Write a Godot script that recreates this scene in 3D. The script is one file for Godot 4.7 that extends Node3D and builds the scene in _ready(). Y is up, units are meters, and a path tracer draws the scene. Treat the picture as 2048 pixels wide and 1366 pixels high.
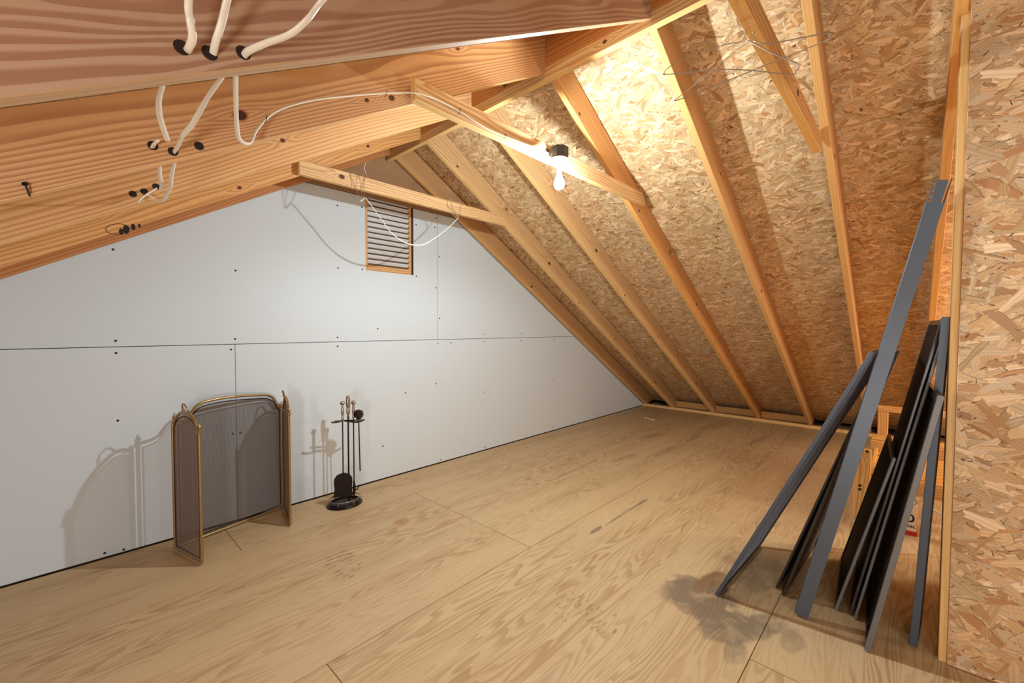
extends Node3D
# An attic: a gable wall of grey board, two rafter slopes meeting at a ridge, a plywood floor,
# a bare bulb on a collar tie, a folding fire screen, fireplace tools and a stack of window screens.

var M := {}
var org := Vector3.ZERO
var used := {}
var rng := RandomNumberGenerator.new()
var lit_edge_v := 0.213      # band of the wood textures painted pale for lamp-lit edges and undersides

const SL := 0.5750          # slope of the roof
const CS := 0.8669          # its cosine
const XR := 1.955           # x of the ridge
const ZW := -3.318          # face of the gable wall
const XP := 6.768           # where the right rafters' undersides meet the plate
const D := 0.186            # depth of the rafters

func _ready() -> void:
	rng.seed = 7
	setup_view()
	make_materials()
	build_shell()
	build_floor()
	build_gable()
	build_roof()
	build_ties()
	build_partition()
	build_lamp()
	build_cables()
	build_hangers()
	build_fire_screen()
	build_fire_tools()
	build_screens()
	build_chair()
	build_small()

# ------------------------------------------------------------------ view and light
func setup_view() -> void:
	var cam := Camera3D.new()
	cam.name = "camera"
	var yaw := deg_to_rad(46.71)
	var pitch := deg_to_rad(-1.886)
	var roll := deg_to_rad(0.1755)
	var f := Vector3(sin(yaw) * cos(pitch), sin(pitch), -cos(yaw) * cos(pitch))
	var r := Vector3(cos(yaw), 0, sin(yaw))
	var u := r.cross(f)
	var r2 := r * cos(roll) + u * sin(roll)
	var u2 := u * cos(roll) - r * sin(roll)
	cam.transform = Transform3D(Basis(r2, u2, -f), Vector3(0, 1.323, 0))
	cam.fov = rad_to_deg(2.0 * atan(683.0 / 848.0))
	cam.near = 0.02
	add_child(cam)
	cam.current = true
	var we := WorldEnvironment.new()
	we.name = "environment"
	var e := Environment.new()
	e.background_mode = Environment.BG_COLOR
	e.background_color = Color(0.02, 0.02, 0.025)
	e.tonemap_mode = Environment.TONE_MAPPER_LINEAR
	e.tonemap_exposure = 1.11
	e.sdfgi_enabled = true
	e.ssao_enabled = true
	e.ssil_enabled = true
	we.environment = e
	add_child(we)

const LAMP_AT := Vector3(1.925, 2.125, -1.455)
const LAMP_ENERGY := 1.7
const LAMP_DOWN := 1.25
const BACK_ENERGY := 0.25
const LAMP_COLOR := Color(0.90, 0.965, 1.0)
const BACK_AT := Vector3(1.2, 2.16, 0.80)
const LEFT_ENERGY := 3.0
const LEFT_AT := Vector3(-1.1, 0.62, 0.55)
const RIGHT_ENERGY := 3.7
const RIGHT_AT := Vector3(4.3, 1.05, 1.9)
const FILL_COLOR := Color(0.94, 0.97, 1.0)

func lamp_light(parent: Node3D, at: Vector3, energy: float, color: Color, size: float) -> void:
	var l := OmniLight3D.new()
	l.name = "lamp_light"
	l.position = at - org
	l.light_energy = energy
	l.light_color = color
	l.light_size = size
	l.omni_range = 14.0
	l.omni_attenuation = 2.0
	l.shadow_enabled = true
	parent.add_child(l, true)

# ------------------------------------------------------------------ scene helpers
func numbered(n: String) -> String:
	if not used.has(n):
		used[n] = 0
		return n
	used[n] += 1
	return "%s_%03d" % [n, used[n]]

func tag(o: Node3D, label: String, category: String, group := "") -> Node3D:
	o.set_meta("label", label)
	o.set_meta("category", category)
	if group:
		o.set_meta("group", group)
	return o

func thing(called: String, label: String, category: String, at := Vector3.ZERO, group := "") -> Node3D:
	var o := Node3D.new()
	o.name = numbered(called)
	add_child(o)
	o.position = at
	org = at
	return tag(o, label, category, group)

func struct(called: String, at := Vector3.ZERO, label := "") -> Node3D:
	var o := Node3D.new()
	o.name = called
	add_child(o)
	o.position = at
	org = at
	o.set_meta("kind", "structure")
	if label:
		o.set_meta("label", label)
	return o

func begin() -> SurfaceTool:
	var st := SurfaceTool.new()
	st.begin(Mesh.PRIMITIVE_TRIANGLES)
	return st

func part(called: String, st: SurfaceTool, m: Material, parent: Node3D, label := "", kind := "") -> MeshInstance3D:
	var o := MeshInstance3D.new()
	o.name = called
	o.mesh = st.commit()
	o.material_override = m
	parent.add_child(o, true)
	if label:
		o.set_meta("label", label)
	if kind:
		o.set_meta("kind", kind)
	return o

func single(called: String, st: SurfaceTool, m: Material, label: String, category: String, group := "") -> MeshInstance3D:
	var o := MeshInstance3D.new()
	o.name = numbered(called)
	o.mesh = st.commit()
	o.material_override = m
	o.position = org
	add_child(o)
	tag(o, label, category, group)
	return o

func tri(st: SurfaceTool, a: Vector3, b: Vector3, c: Vector3, na: Vector3, nb: Vector3, nc: Vector3, ua := Vector2.ZERO, ub := Vector2.ZERO, uc := Vector2.ZERO) -> void:
	var flip := (b - a).cross(c - a).dot(na + nb + nc) > 0.0
	for k in [0, 2, 1] if flip else [0, 1, 2]:
		var p := a if k == 0 else (b if k == 1 else c)
		st.set_normal(na if k == 0 else (nb if k == 1 else nc))
		st.set_uv(ua if k == 0 else (ub if k == 1 else uc))
		st.set_uv2(Vector2(p.x / 6.8, (p.z + 3.4) / 6.8))
		st.add_vertex(p - org)

func quad(st: SurfaceTool, a: Vector3, b: Vector3, c: Vector3, d: Vector3, n: Vector3, ua := Vector2.ZERO, ub := Vector2.ZERO, uc := Vector2.ZERO, ud := Vector2.ZERO) -> void:
	tri(st, a, b, c, n, n, n, ua, ub, uc)
	tri(st, a, c, d, n, n, n, ua, uc, ud)

func inset(poly: PackedVector2Array, b: float) -> PackedVector2Array:
	var out := PackedVector2Array()
	var n := poly.size()
	for i in n:
		var p := poly[i]
		var d0 := (p - poly[(i + n - 1) % n]).normalized()
		var d1 := (poly[(i + 1) % n] - p).normalized()
		var n0 := Vector2(-d0.y, d0.x)
		var n1 := Vector2(-d1.y, d1.x)
		var m := n0 + n1
		out.append(p + m * (b / maxf(0.35, m.dot(n0))))
	return out

# a polygon in its own x-y plane, given thickness from z0 to z1, with chamfered edges
func prism(st: SurfaceTool, poly: PackedVector2Array, z0: float, z1: float, bev := 0.002, axis := Vector2.RIGHT, uvo := Vector2.ZERO, xf := Transform3D.IDENTITY) -> void:
	var area := 0.0
	for i in poly.size():
		area += poly[i].cross(poly[(i + 1) % poly.size()])
	if area < 0.0:
		poly = poly.duplicate()
		poly.reverse()
	var perp := Vector2(-axis.y, axis.x)
	var low := INF
	for p in poly:
		low = minf(low, p.dot(perp))
	var q := inset(poly, bev) if bev > 0.0 else poly
	var bz := xf.basis
	for side in [0, 1]:
		var z: float = z1 if side else z0
		var nn := (bz * Vector3(0, 0, 1.0 if side else -1.0)).normalized()
		var idx := Geometry2D.triangulate_polygon(q)
		for k in range(0, idx.size(), 3):
			var pts := []
			var uvs := []
			for j in 3:
				var p := q[idx[k + j]]
				pts.append(xf * Vector3(p.x, p.y, z))
				uvs.append(Vector2(p.dot(axis) + uvo.x + 0.37 * side, p.dot(perp) - low + uvo.y))
			tri(st, pts[0], pts[1], pts[2], nn, nn, nn, uvs[0], uvs[1], uvs[2])
	var n := poly.size()
	for i in n:
		var a := poly[i]
		var b := poly[(i + 1) % n]
		var qa := q[i]
		var qb := q[(i + 1) % n]
		var e := (b - a).normalized()
		var on := Vector3(e.y, -e.x, 0)
		var wn := (bz * on).normalized()
		var lengthwise := absf(e.dot(axis)) > 0.5
		var ax := axis if lengthwise else e
		var za := z0 + bev
		var zb := z1 - bev
		var ux := uvo.x + 0.71
		var vy := lit_edge_v
		var u0 := a.dot(ax) + ux
		var u1 := b.dot(ax) + ux
		if not lengthwise:
			u0 *= 0.3
			u1 *= 0.3
		quad(st, xf * Vector3(a.x, a.y, za), xf * Vector3(b.x, b.y, za), xf * Vector3(b.x, b.y, zb), xf * Vector3(a.x, a.y, zb), wn, Vector2(u0, vy), Vector2(u1, vy), Vector2(u1, vy + zb - za), Vector2(u0, vy + zb - za))
		if bev > 0.0:
			for side in [0, 1]:
				var zo: float = zb if side else za
				var zi: float = z1 if side else z0
				var bn := (bz * (on + Vector3(0, 0, 1.0 if side else -1.0))).normalized()
				quad(st, xf * Vector3(a.x, a.y, zo), xf * Vector3(b.x, b.y, zo), xf * Vector3(qb.x, qb.y, zi), xf * Vector3(qa.x, qa.y, zi), bn, Vector2(u0, vy), Vector2(u1, vy), Vector2(u1, vy + bev), Vector2(u0, vy + bev))

func rect(x0: float, y0: float, x1: float, y1: float) -> PackedVector2Array:
	return PackedVector2Array([Vector2(x0, y0), Vector2(x1, y0), Vector2(x1, y1), Vector2(x0, y1)])

# a board from a to b, w wide along wd and t thick
func bar(st: SurfaceTool, a: Vector3, b: Vector3, wd: Vector3, w: float, t: float, bev := 0.002, uvo := Vector2.INF) -> void:
	var x := (b - a).normalized()
	var y := (wd - x * wd.dot(x)).normalized()
	var z := x.cross(y)
	if uvo == Vector2.INF:
		uvo = Vector2(rng.randf() * 3.0, rng.randf() * 0.04)
	prism(st, rect(0, -w / 2, a.distance_to(b), w / 2), -t / 2, t / 2, bev, Vector2.RIGHT, uvo, Transform3D(Basis(x, y, z), a))

func box(st: SurfaceTool, c: Vector3, s: Vector3, bev := 0.002) -> void:
	prism(st, rect(-s.x / 2, -s.y / 2, s.x / 2, s.y / 2), -s.z / 2, s.z / 2, bev, Vector2.RIGHT, Vector2(rng.randf() * 3.0, 0.02), Transform3D(Basis.IDENTITY, c))

func smooth_path(pts: Array, per := 6) -> Array:
	var out := []
	for i in pts.size() - 1:
		var p0: Vector3 = pts[maxi(i - 1, 0)]
		var p1: Vector3 = pts[i]
		var p2: Vector3 = pts[i + 1]
		var p3: Vector3 = pts[mini(i + 2, pts.size() - 1)]
		for k in per:
			out.append(p1.cubic_interpolate(p2, p0, p3, float(k) / per))
	out.append(pts[-1])
	return out

# a rod along a path; rb gives a second radius for flat cable, and twist turns it along the way
func tube(st: SurfaceTool, pts: Array, r: float, sides := 8, rb := 0.0, up0 := Vector3.ZERO, closed := false, twist := 0.0, tip := 1.0) -> void:
	if rb <= 0.0:
		rb = r
	var n := pts.size()
	var rings := []
	var norms := []
	var side := up0
	for i in n:
		var p: Vector3 = pts[i]
		var before: Vector3 = pts[(i + n - 1) % n] if closed else pts[maxi(i - 1, 0)]
		var after: Vector3 = pts[(i + 1) % n] if closed else pts[mini(i + 1, n - 1)]
		var t := (after - before).normalized()
		if side == Vector3.ZERO:
			side = t.cross(Vector3.UP if absf(t.y) < 0.9 else Vector3.RIGHT)
		side = (side - t * side.dot(t)).normalized()
		var s2 := side.rotated(t, twist * i / n)
		var o := t.cross(s2)
		var ring := []
		var nr := []
		var k := lerpf(1.0, tip, float(i) / maxf(1.0, n - 1))
		for j in sides:
			var a := TAU * j / sides
			ring.append(p + (s2 * cos(a) * r + o * sin(a) * rb) * k)
			nr.append((s2 * cos(a) / r + o * sin(a) / rb).normalized())
		rings.append(ring)
		norms.append(nr)
	for i in (n if closed else n - 1):
		var i2 := (i + 1) % n
		for j in sides:
			var j2 := (j + 1) % sides
			tri(st, rings[i][j], rings[i2][j], rings[i2][j2], norms[i][j], norms[i2][j], norms[i2][j2])
			tri(st, rings[i][j], rings[i2][j2], rings[i][j2], norms[i][j], norms[i2][j2], norms[i][j2])
	if not closed:
		for e in [0, n - 1]:
			var d: Vector3 = (pts[0] - pts[1]) if e == 0 else (pts[n - 1] - pts[n - 2])
			d = d.normalized()
			for j in sides:
				tri(st, pts[e], rings[e][j], rings[e][(j + 1) % sides], d, d, d)

# (radius, height) pairs turned round an axis standing at c
func lathe(st: SurfaceTool, prof: Array, c: Vector3, segs := 20, axis := Vector3.UP, squash := Vector2.ONE) -> void:
	var x := axis.cross(Vector3.FORWARD if absf(axis.z) < 0.9 else Vector3.RIGHT).normalized()
	var z := x.cross(axis)
	for i in prof.size() - 1:
		var a: Vector2 = prof[i]
		var b: Vector2 = prof[i + 1]
		var s := (b - a)
		if s.length() < 1e-6:
			continue
		var nn := Vector2(s.y, -s.x).normalized()
		for j in segs:
			var t0 := TAU * j / segs
			var t1 := TAU * (j + 1) / segs
			var d0 := x * cos(t0) * squash.x + z * sin(t0) * squash.y
			var d1 := x * cos(t1) * squash.x + z * sin(t1) * squash.y
			var n0 := (d0 * nn.x + axis * nn.y).normalized()
			var n1 := (d1 * nn.x + axis * nn.y).normalized()
			var p00 := c + d0 * a.x + axis * a.y
			var p01 := c + d1 * a.x + axis * a.y
			var p10 := c + d0 * b.x + axis * b.y
			var p11 := c + d1 * b.x + axis * b.y
			tri(st, p00, p10, p11, n0, n0, n1)
			tri(st, p00, p11, p01, n0, n1, n1)

func ball(st: SurfaceTool, c: Vector3, r: float, sy := 1.0) -> void:
	var prof := []
	for k in 11:
		var a := -PI / 2 + PI * k / 10
		prof.append(Vector2(cos(a) * r, sin(a) * r * sy))
	lathe(st, prof, c, 16)

# one thin three-sided wire
func wire(st: SurfaceTool, a: Vector3, b: Vector3, r: float, n: Vector3) -> void:
	var t := (b - a).normalized()
	var s := t.cross(n)
	var o := [n * r, (s * 0.87 - n * 0.5) * r, (-s * 0.87 - n * 0.5) * r]
	for k in 3:
		var p: Vector3 = o[k]
		var q: Vector3 = o[(k + 1) % 3]
		quad(st, a + p, b + p, b + q, a + q, (p + q).normalized())

# ------------------------------------------------------------------ materials
func mat(called: String, c: Color, rough: float, metal := 0.0, tex: Texture2D = null, scale := Vector2.ONE) -> StandardMaterial3D:
	var m := StandardMaterial3D.new()
	m.resource_name = called
	m.albedo_color = c
	m.roughness = rough
	m.metallic = metal
	if tex:
		m.albedo_texture = tex
		m.uv1_scale = Vector3(scale.x, scale.y, 1)
	M[called] = m
	return m

func fibre(w: int, h: int, s: int, stretch: int) -> PackedByteArray:
	var nz := FastNoiseLite.new()
	nz.seed = s
	nz.frequency = 0.22
	nz.fractal_octaves = 2
	var im := nz.get_image(w / stretch, h, false, false, true)
	im.resize(w, h, Image.INTERPOLATE_CUBIC)
	im.convert(Image.FORMAT_L8)
	return im.get_data()

# sawn or peeled wood: growth rings are the contour lines of a stretched field
func wood(w: int, h: int, lm: float, wm: float, s: int, v0: float, k: float, amp: float, fu: float, fv: float, light: Color, dark: Color, depth: float, sharp: float, knots: Array, fib := 0.10, blotch := 0.06, square := 0.0, vary := 0.0) -> ImageTexture:
	var nz := FastNoiseLite.new()
	nz.seed = s
	nz.frequency = 1.0
	nz.noise_type = FastNoiseLite.TYPE_SIMPLEX_SMOOTH
	nz.fractal_octaves = 3
	nz.fractal_gain = 0.42
	var fb := fibre(w, h, s + 9, 24)
	var out := PackedByteArray()
	out.resize(w * h * 3)
	var ru := lm * fu / TAU
	var knot_c := Color(0.36, 0.19, 0.09)
	for x in w:
		var a := TAU * x / w
		var cx := cos(a) * ru
		var sx := sin(a) * ru
		var u := lm * x / w
		var near := []
		for kn in knots:
			if absf(u - kn[0]) < 0.22:
				near.append(kn)
		for y in h:
			var v := wm * y / h
			var n := nz.get_noise_3d(cx, sx, v * fv)
			var d := k * absf(v - v0) + square * (v - v0) * (v - v0) + amp * n
			var kd := 9.0
			for kn in near:
				var dx: float = (u - kn[0]) / 2.6
				var dy: float = v - kn[1]
				var q: float = (dx * dx + dy * dy) / (kn[2] * kn[2])
				d += 1.6 * exp(-q * 0.22) * signf(dy)
				var q2: float = sqrt((u - kn[0]) * (u - kn[0]) * 0.55 + dy * dy) / kn[2] + n * 0.25
				kd = minf(kd, q2)
			var f := fposmod(d, 1.0)
			var lat := smoothstep(0.28, sharp, f) * (1.0 - smoothstep(0.94, 1.0, f))
			var fbv := fb[y * w + x] / 255.0 - 0.5
			var t := clampf(lat * depth * (1.0 - vary * smoothstep(-0.35, 0.45, nz.get_noise_3d(cx * 0.7 + 31.0, sx * 0.7, v * fv * 0.6))) + blotch * n * 2.0 - fbv * fib, 0.0, 1.0)
			var c := light.lerp(dark, t)
			if wm < 0.5 and v > wm - 0.042:  # edge band made paler and yellower, standing in for bulb light on undersides
				c = light.lerp(dark, t * 0.3) * Color(1.05, 1.04, 0.94)
			if kd < 1.25:
				var kt := 1.0 - smoothstep(0.75, 1.25, kd)
				var ringk := 0.75 + 0.25 * sin(kd * 11.0)
				c = c.lerp(knot_c * ringk if kd < 0.8 else dark, kt)
			var i := (y * w + x) * 3
			out[i] = clampi(int(c.r * 255.0), 0, 255)
			out[i + 1] = clampi(int(c.g * 255.0), 0, 255)
			out[i + 2] = clampi(int(c.b * 255.0), 0, 255)
	return ImageTexture.create_from_image(Image.create_from_data(w, h, false, Image.FORMAT_RGB8, out))

# pressed strands of wood, painted one over the other
func strands(w: int, h: int, mpp: float, count: int, s: int, tones: Array, spread: float) -> Array:
	var rn := RandomNumberGenerator.new()
	rn.seed = s
	var out := PackedByteArray()
	out.resize(w * h * 3)
	var hgt := PackedByteArray()
	hgt.resize(w * h)
	for i in w * h:
		out[i * 3] = 118
		out[i * 3 + 1] = 74
		out[i * 3 + 2] = 36
		hgt[i] = 60
	for k in count:
		var early := k < count / 3
		var len := rn.randf_range(0.035, 0.12) / mpp
		var wid := rn.randf_range(0.008, 0.034) / mpp
		if early:
			len *= 1.3
			wid *= 1.8
		var p1 := rn.randf_range(2.0, 5.0)
		var p2 := rn.randf_range(6.0, 13.0)
		var ph := rn.randf() * TAU
		var ang := rn.randfn(0.0, spread)
		var cx := rn.randf() * w
		var cy := rn.randf() * h
		var c: Color = Color(0.86, 0.75, 0.585).lerp(tones[rn.randi() % tones.size()], rn.randf_range(0.1, 0.75))
		var crack := k > count - 650
		if crack:
			len = rn.randf_range(0.005, 0.020) / mpp
			wid = rn.randf_range(0.0012, 0.0032) / mpp
			c = Color(0.36, 0.21, 0.11)
		var gap_shade := minf(1.0, rn.randf_range(0.68, 1.2))  # shadow gap along one side of each strand, painted into the colour
		var br := rn.randf_range(0.88, 1.08)
		var ca := cos(ang)
		var sa := sin(ang)
		var skew := rn.randf_range(-0.5, 0.5)
		var bend := rn.randf_range(-0.25, 0.25)
		var lev := rn.randf_range(90, 230)
		var hx := int(absf(ca) * len * 0.5 + absf(sa) * wid * 0.5) + 2
		var hy := int(absf(sa) * len * 0.5 + absf(ca) * wid * 0.5) + 2
		var fq := rn.randf_range(0.25, 0.7)
		for y in range(-hy, hy + 1):
			for x in range(-hx, hx + 1):
				var lu := (x * ca + y * sa) / len * 2.0
				var lv := (y * ca - x * sa) / wid * 2.0
				lv += bend * lu * lu
				lu += skew * lv * wid / len
				var al := absf(lu)
				var av := absf(lv)
				if al > 1.0 or av > 1.0:
					continue
				var lim := 0.80 + 0.14 * sin(lu * p1 + ph) + 0.06 * sin(lu * p2 + ph * 2.0) - 0.25 * al * al * al
				if av > lim or al > 0.86 + 0.10 * sin(lv * p1 * 0.8 + ph) + 0.04 * sin(lv * p2):
					continue
				var px := posmod(int(cx) + x, w)
				var py := posmod(int(cy) + y, h)
				var i := py * w + px
				var g := br * (1.0 + 0.045 * sin(lv * wid * fq))
				if av > lim - 1.6 / wid * 2.0 and lv > 0.0:
					g *= gap_shade
				out[i * 3] = clampi(int(c.r * g * 255.0), 0, 255)
				out[i * 3 + 1] = clampi(int(c.g * g * 255.0), 0, 255)
				out[i * 3 + 2] = clampi(int(c.b * g * 255.0), 0, 255)
				hgt[i] = int(lev - 40.0 * av)
	var im := Image.create_from_data(w, h, false, Image.FORMAT_RGB8, out)
	var hm := Image.create_from_data(w, h, false, Image.FORMAT_L8, hgt)
	return [ImageTexture.create_from_image(im), ImageTexture.create_from_image(hm)]

# dirt and wear on the floor, each patch with its own outline
func floor_marks() -> ImageTexture:
	var n := 1024
	var im := Image.create(n, n, false, Image.FORMAT_RGBA8)
	im.fill(Color(0.4, 0.33, 0.27, 0.0))
	var nz := FastNoiseLite.new()
	nz.seed = 4
	nz.frequency = 0.055
	nz.fractal_octaves = 4
	# centre x, z; half sizes; turn; colour; strength
	var grey := Color(0.39, 0.34, 0.29)
	var rust := Color(0.40, 0.24, 0.15)
	var tan_c := Color(0.66, 0.45, 0.20)
	var spots := [
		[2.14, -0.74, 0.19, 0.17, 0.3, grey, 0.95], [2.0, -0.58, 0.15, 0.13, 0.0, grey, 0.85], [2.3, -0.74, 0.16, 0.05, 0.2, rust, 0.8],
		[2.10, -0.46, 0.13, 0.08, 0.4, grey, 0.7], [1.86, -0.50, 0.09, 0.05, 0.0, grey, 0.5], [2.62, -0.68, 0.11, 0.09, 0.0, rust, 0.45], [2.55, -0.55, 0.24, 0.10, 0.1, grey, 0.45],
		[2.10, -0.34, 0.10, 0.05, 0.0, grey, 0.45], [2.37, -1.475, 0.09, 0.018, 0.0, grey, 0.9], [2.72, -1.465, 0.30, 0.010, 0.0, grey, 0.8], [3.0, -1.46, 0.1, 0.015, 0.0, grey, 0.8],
		[1.55, -2.50, 0.06, 0.05, 0.5, tan_c, 0.7], [3.9, -2.1, 0.25, 0.05, 0.1, grey, 0.4], [4.4, -1.9, 0.3, 0.05, 0.0, grey, 0.35], [4.9, -2.3, 0.25, 0.06, 0.2, grey, 0.4],
		[5.6, -1.3, 0.3, 0.05, 0.1, grey, 0.45], [5.3, -1.9, 0.35, 0.05, -0.1, grey, 0.4], [6.0, -1.9, 0.4, 0.12, 0.2, rust, 0.25], [6.2, -1.0, 0.4, 0.15, 0.0, rust, 0.22],
		[3.3, -2.4, 0.2, 0.03, 0.2, tan_c, 0.4], [2.75, -2.9, 0.08, 0.03, 0.0, tan_c, 0.4], [1.2, -1.1, 0.3, 0.08, 0.5, tan_c, 0.2]]
	for sp in spots:
		var ext: float = maxf(sp[2], sp[3]) * 1.6
		var x0 := int((sp[0] - ext) / 6.8 * n)
		var x1 := int((sp[0] + ext) / 6.8 * n)
		var y0 := int((sp[1] - ext + 3.4) / 6.8 * n)
		var y1 := int((sp[1] + ext + 3.4) / 6.8 * n)
		for y in range(maxi(0, y0), mini(n, y1)):
			for x in range(maxi(0, x0), mini(n, x1)):
				var dx: float = x * 6.8 / n - sp[0]
				var dz: float = y * 6.8 / n - 3.4 - sp[1]
				var c: float = cos(sp[4])
				var s: float = sin(sp[4])
				var q := Vector2((dx * c + dz * s) / sp[2], (dz * c - dx * s) / sp[3]).length()
				var nn := nz.get_noise_2d(x, y)
				var al: float = sp[6] * (1.0 - smoothstep(0.72, 1.08, q + nn * 0.38)) * clampf(0.8 + nn * 0.7, 0.3, 1.0)
				if al > 0.01:
					var o := im.get_pixel(x, y)
					var t := 1.0 - (1.0 - o.a) * (1.0 - al)
					var cc: Color = o.lerp(sp[5], al / maxf(t, 0.01))
					cc.a = minf(t, 0.75)
					im.set_pixel(x, y, cc)
	# two rows of a worn ink stamp, no longer legible
	var rn := RandomNumberGenerator.new()
	rn.seed = 3
	for st in [[1.52, -1.22, 0.2, 0.32], [0.96, -2.42, 0.16, 0.3]]:
		for k in 40:
			var x := int((st[0] + rn.randf() * st[2]) / 6.8 * n)
			var y := int((st[1] + rn.randf() * st[3] + 3.4) / 6.8 * n)
			for j in rn.randi_range(2, 6):
				im.set_pixel(x + j, y, Color(0.30, 0.25, 0.2, 0.5))
	return ImageTexture.create_from_image(im)

func make_materials() -> void:
	var pine_l := Color(0.84, 0.69, 0.49)
	var pine_d := Color(0.66, 0.45, 0.25)
	var t_pine := wood(2048, 256, 3.0, 0.25, 11, 0.13, 42.0, 2.2, 0.7, 5.0, pine_l, pine_d, 0.62, 0.86, [[0.42, 0.07, 0.013], [1.05, 0.16, 0.011], [1.83, 0.11, 0.015], [2.5, 0.05, 0.010], [2.2, 0.19, 0.009]])
	var t_fir := wood(2048, 256, 3.0, 0.25, 29, -0.05, 58.0, 2.6, 0.5, 4.0, Color(0.81, 0.63, 0.42), Color(0.62, 0.39, 0.21), 0.5, 0.82, [[0.8, 0.12, 0.010], [2.1, 0.06, 0.014]])
	var t_big := wood(2048, 512, 3.0, 0.34, 47, 0.19, 2.0, 2.4, 0.9, 6.5, Color(0.76, 0.61, 0.47), Color(0.60, 0.39, 0.27), 0.66, 0.6, [], 0.16, 0.05, 190.0, 0.3)
	var t_wide := wood(2048, 512, 3.0, 0.34, 83, 0.21, 8.0, 2.0, 0.6, 4.0, Color(0.82, 0.64, 0.45), Color(0.60, 0.38, 0.23), 0.62, 0.84, [[0.92, 0.10, 0.016], [1.4, 0.07, 0.008], [1.52, 0.06, 0.012], [2.0, 0.2, 0.010]], 0.12, 0.06, 260.0, 0.2)
	var t_ply := wood(2048, 1024, 2.44, 1.22, 64, 0.4, 9.0, 6.0, 0.62, 6.0, Color(0.775, 0.66, 0.50), Color(0.615, 0.475, 0.31), 0.6, 0.8, [], 0.22, 0.13, 0.0, 0.65)
	var tones := [Color(0.97, 0.90, 0.79), Color(0.92, 0.82, 0.66), Color(0.86, 0.74, 0.55), Color(0.81, 0.66, 0.46), Color(0.74, 0.55, 0.35), Color(0.94, 0.86, 0.73), Color(0.66, 0.46, 0.27)]
	var osb := strands(1024, 1024, 1.22 / 1024.0, 6500, 5, tones, 0.7)
	var sc := Vector2(1.0 / 3.0, 4.0)
	var sw := Vector2(1.0 / 3.0, 1.0 / 0.34)
	mat("pine", Color.WHITE, 0.62, 0.0, t_pine, sc)
	mat("pine_gold", Color(0.98, 0.90, 0.78), 0.6, 0.0, t_pine, sc)
	mat("fir", Color.WHITE, 0.62, 0.0, t_fir, sc)
	mat("fir_red", Color(0.92, 0.80, 0.68), 0.62, 0.0, t_fir, sc)
	mat("rafter_near", Color(0.94, 0.96, 1.0), 0.6, 0.0, t_big, sw)
	mat("rafter_wide", Color.WHITE, 0.6, 0.0, t_wide, sw)
	mat("honey_pine", Color(1.0, 0.93, 0.78), 0.45, 0.0, t_pine, sc)
	for v in [["osb_roof", Color(0.97, 0.94, 0.90)], ["osb_wall", Color(0.94, 0.90, 0.87)], ["osb_gable", Color(0.80, 0.70, 0.60)]]:
		var per: float = 1.0 / 1.65 if v[0] == "osb_wall" else 1.0 / 1.25
		var m := mat(v[0], v[1], 0.7, 0.0, osb[0], Vector2(per, per))
		m.heightmap_enabled = true
		m.heightmap_texture = osb[1]
		m.heightmap_scale = 0.12
	var ply := mat("plywood", Color.WHITE, 0.55, 0.0, t_ply, Vector2(1.0 / 2.44, 1.0 / 1.22))
	ply.detail_enabled = true
	ply.detail_albedo = floor_marks()
	ply.detail_blend_mode = BaseMaterial3D.BLEND_MODE_MIX
	ply.detail_uv_layer = BaseMaterial3D.DETAIL_UV_2
	mat("dark_gap", Color(0.16, 0.10, 0.06), 0.9)
	mat("slab", Color(0.35, 0.27, 0.19), 0.9)
	mat("grey_board", Color(0.785, 0.81, 0.82), 0.8)
	mat("kraft_board", Color(0.62, 0.47, 0.33), 0.8)
	mat("screw", Color(0.10, 0.09, 0.08), 0.5, 0.4)
	mat("slat_grey", Color(0.86, 0.865, 0.87), 0.75)
	mat("vent_wood", Color.WHITE, 0.7, 0.0, t_fir, sc)
	mat("cable", Color(0.88, 0.84, 0.77), 0.4)
	mat("hole", Color(0.14, 0.08, 0.05), 0.9)
	mat("nail", Color(0.14, 0.11, 0.09), 0.5, 0.6)
	mat("hanger", Color(0.72, 0.70, 0.68), 0.35, 0.8)
	mat("cord", Color(0.90, 0.87, 0.80), 0.6)
	mat("brass", Color(0.66, 0.54, 0.36), 0.33, 0.75)
	mat("old_brass", Color(0.64, 0.53, 0.40), 0.32, 0.85)
	mat("fire_mesh", Color(0.42, 0.33, 0.27), 0.6, 0.2)
	mat("iron", Color(0.12, 0.075, 0.055), 0.38, 0.5)
	mat("pewter", Color(0.62, 0.56, 0.49), 0.3, 0.8)
	mat("bristle", Color(0.18, 0.10, 0.06), 0.95)
	mat("bronze", Color(0.22, 0.19, 0.175), 0.32, 0.2)
	mat("steel_blue", Color(0.30, 0.33, 0.37), 0.42, 0.2)  # channel colour; on screen edges it paints in their bluish reflection
	mat("edge_sheen", Color(0.41, 0.40, 0.39), 0.45, 0.2)  # bronze frame lightened: reflected light on near edges painted in
	mat("screen_mesh", Color(0.20, 0.18, 0.17), 0.55, 0.2)
	mat("lit_mesh", Color(0.55, 0.57, 0.62), 0.55, 0.2)  # screen mesh in paler blue: the bulb's grazing reflection painted in
	mat("lamp_box", Color(0.25, 0.24, 0.25), 0.5)
	mat("porcelain", Color(0.90, 0.88, 0.84), 0.3)
	mat("can_white", Color(0.88, 0.78, 0.66), 0.4)
	mat("can_red", Color(0.70, 0.16, 0.10), 0.4)
	mat("can_steel", Color(0.72, 0.70, 0.66), 0.3, 0.8)
	mat("ink", Color(0.07, 0.06, 0.06), 0.6)
	mat("white_wood", Color(0.90, 0.84, 0.74), 0.6)
	mat("chip", Color(0.93, 0.86, 0.70), 0.7)
	var g := mat("bulb_glow", Color(1, 0.97, 0.9), 0.3)
	g.emission_enabled = true
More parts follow.
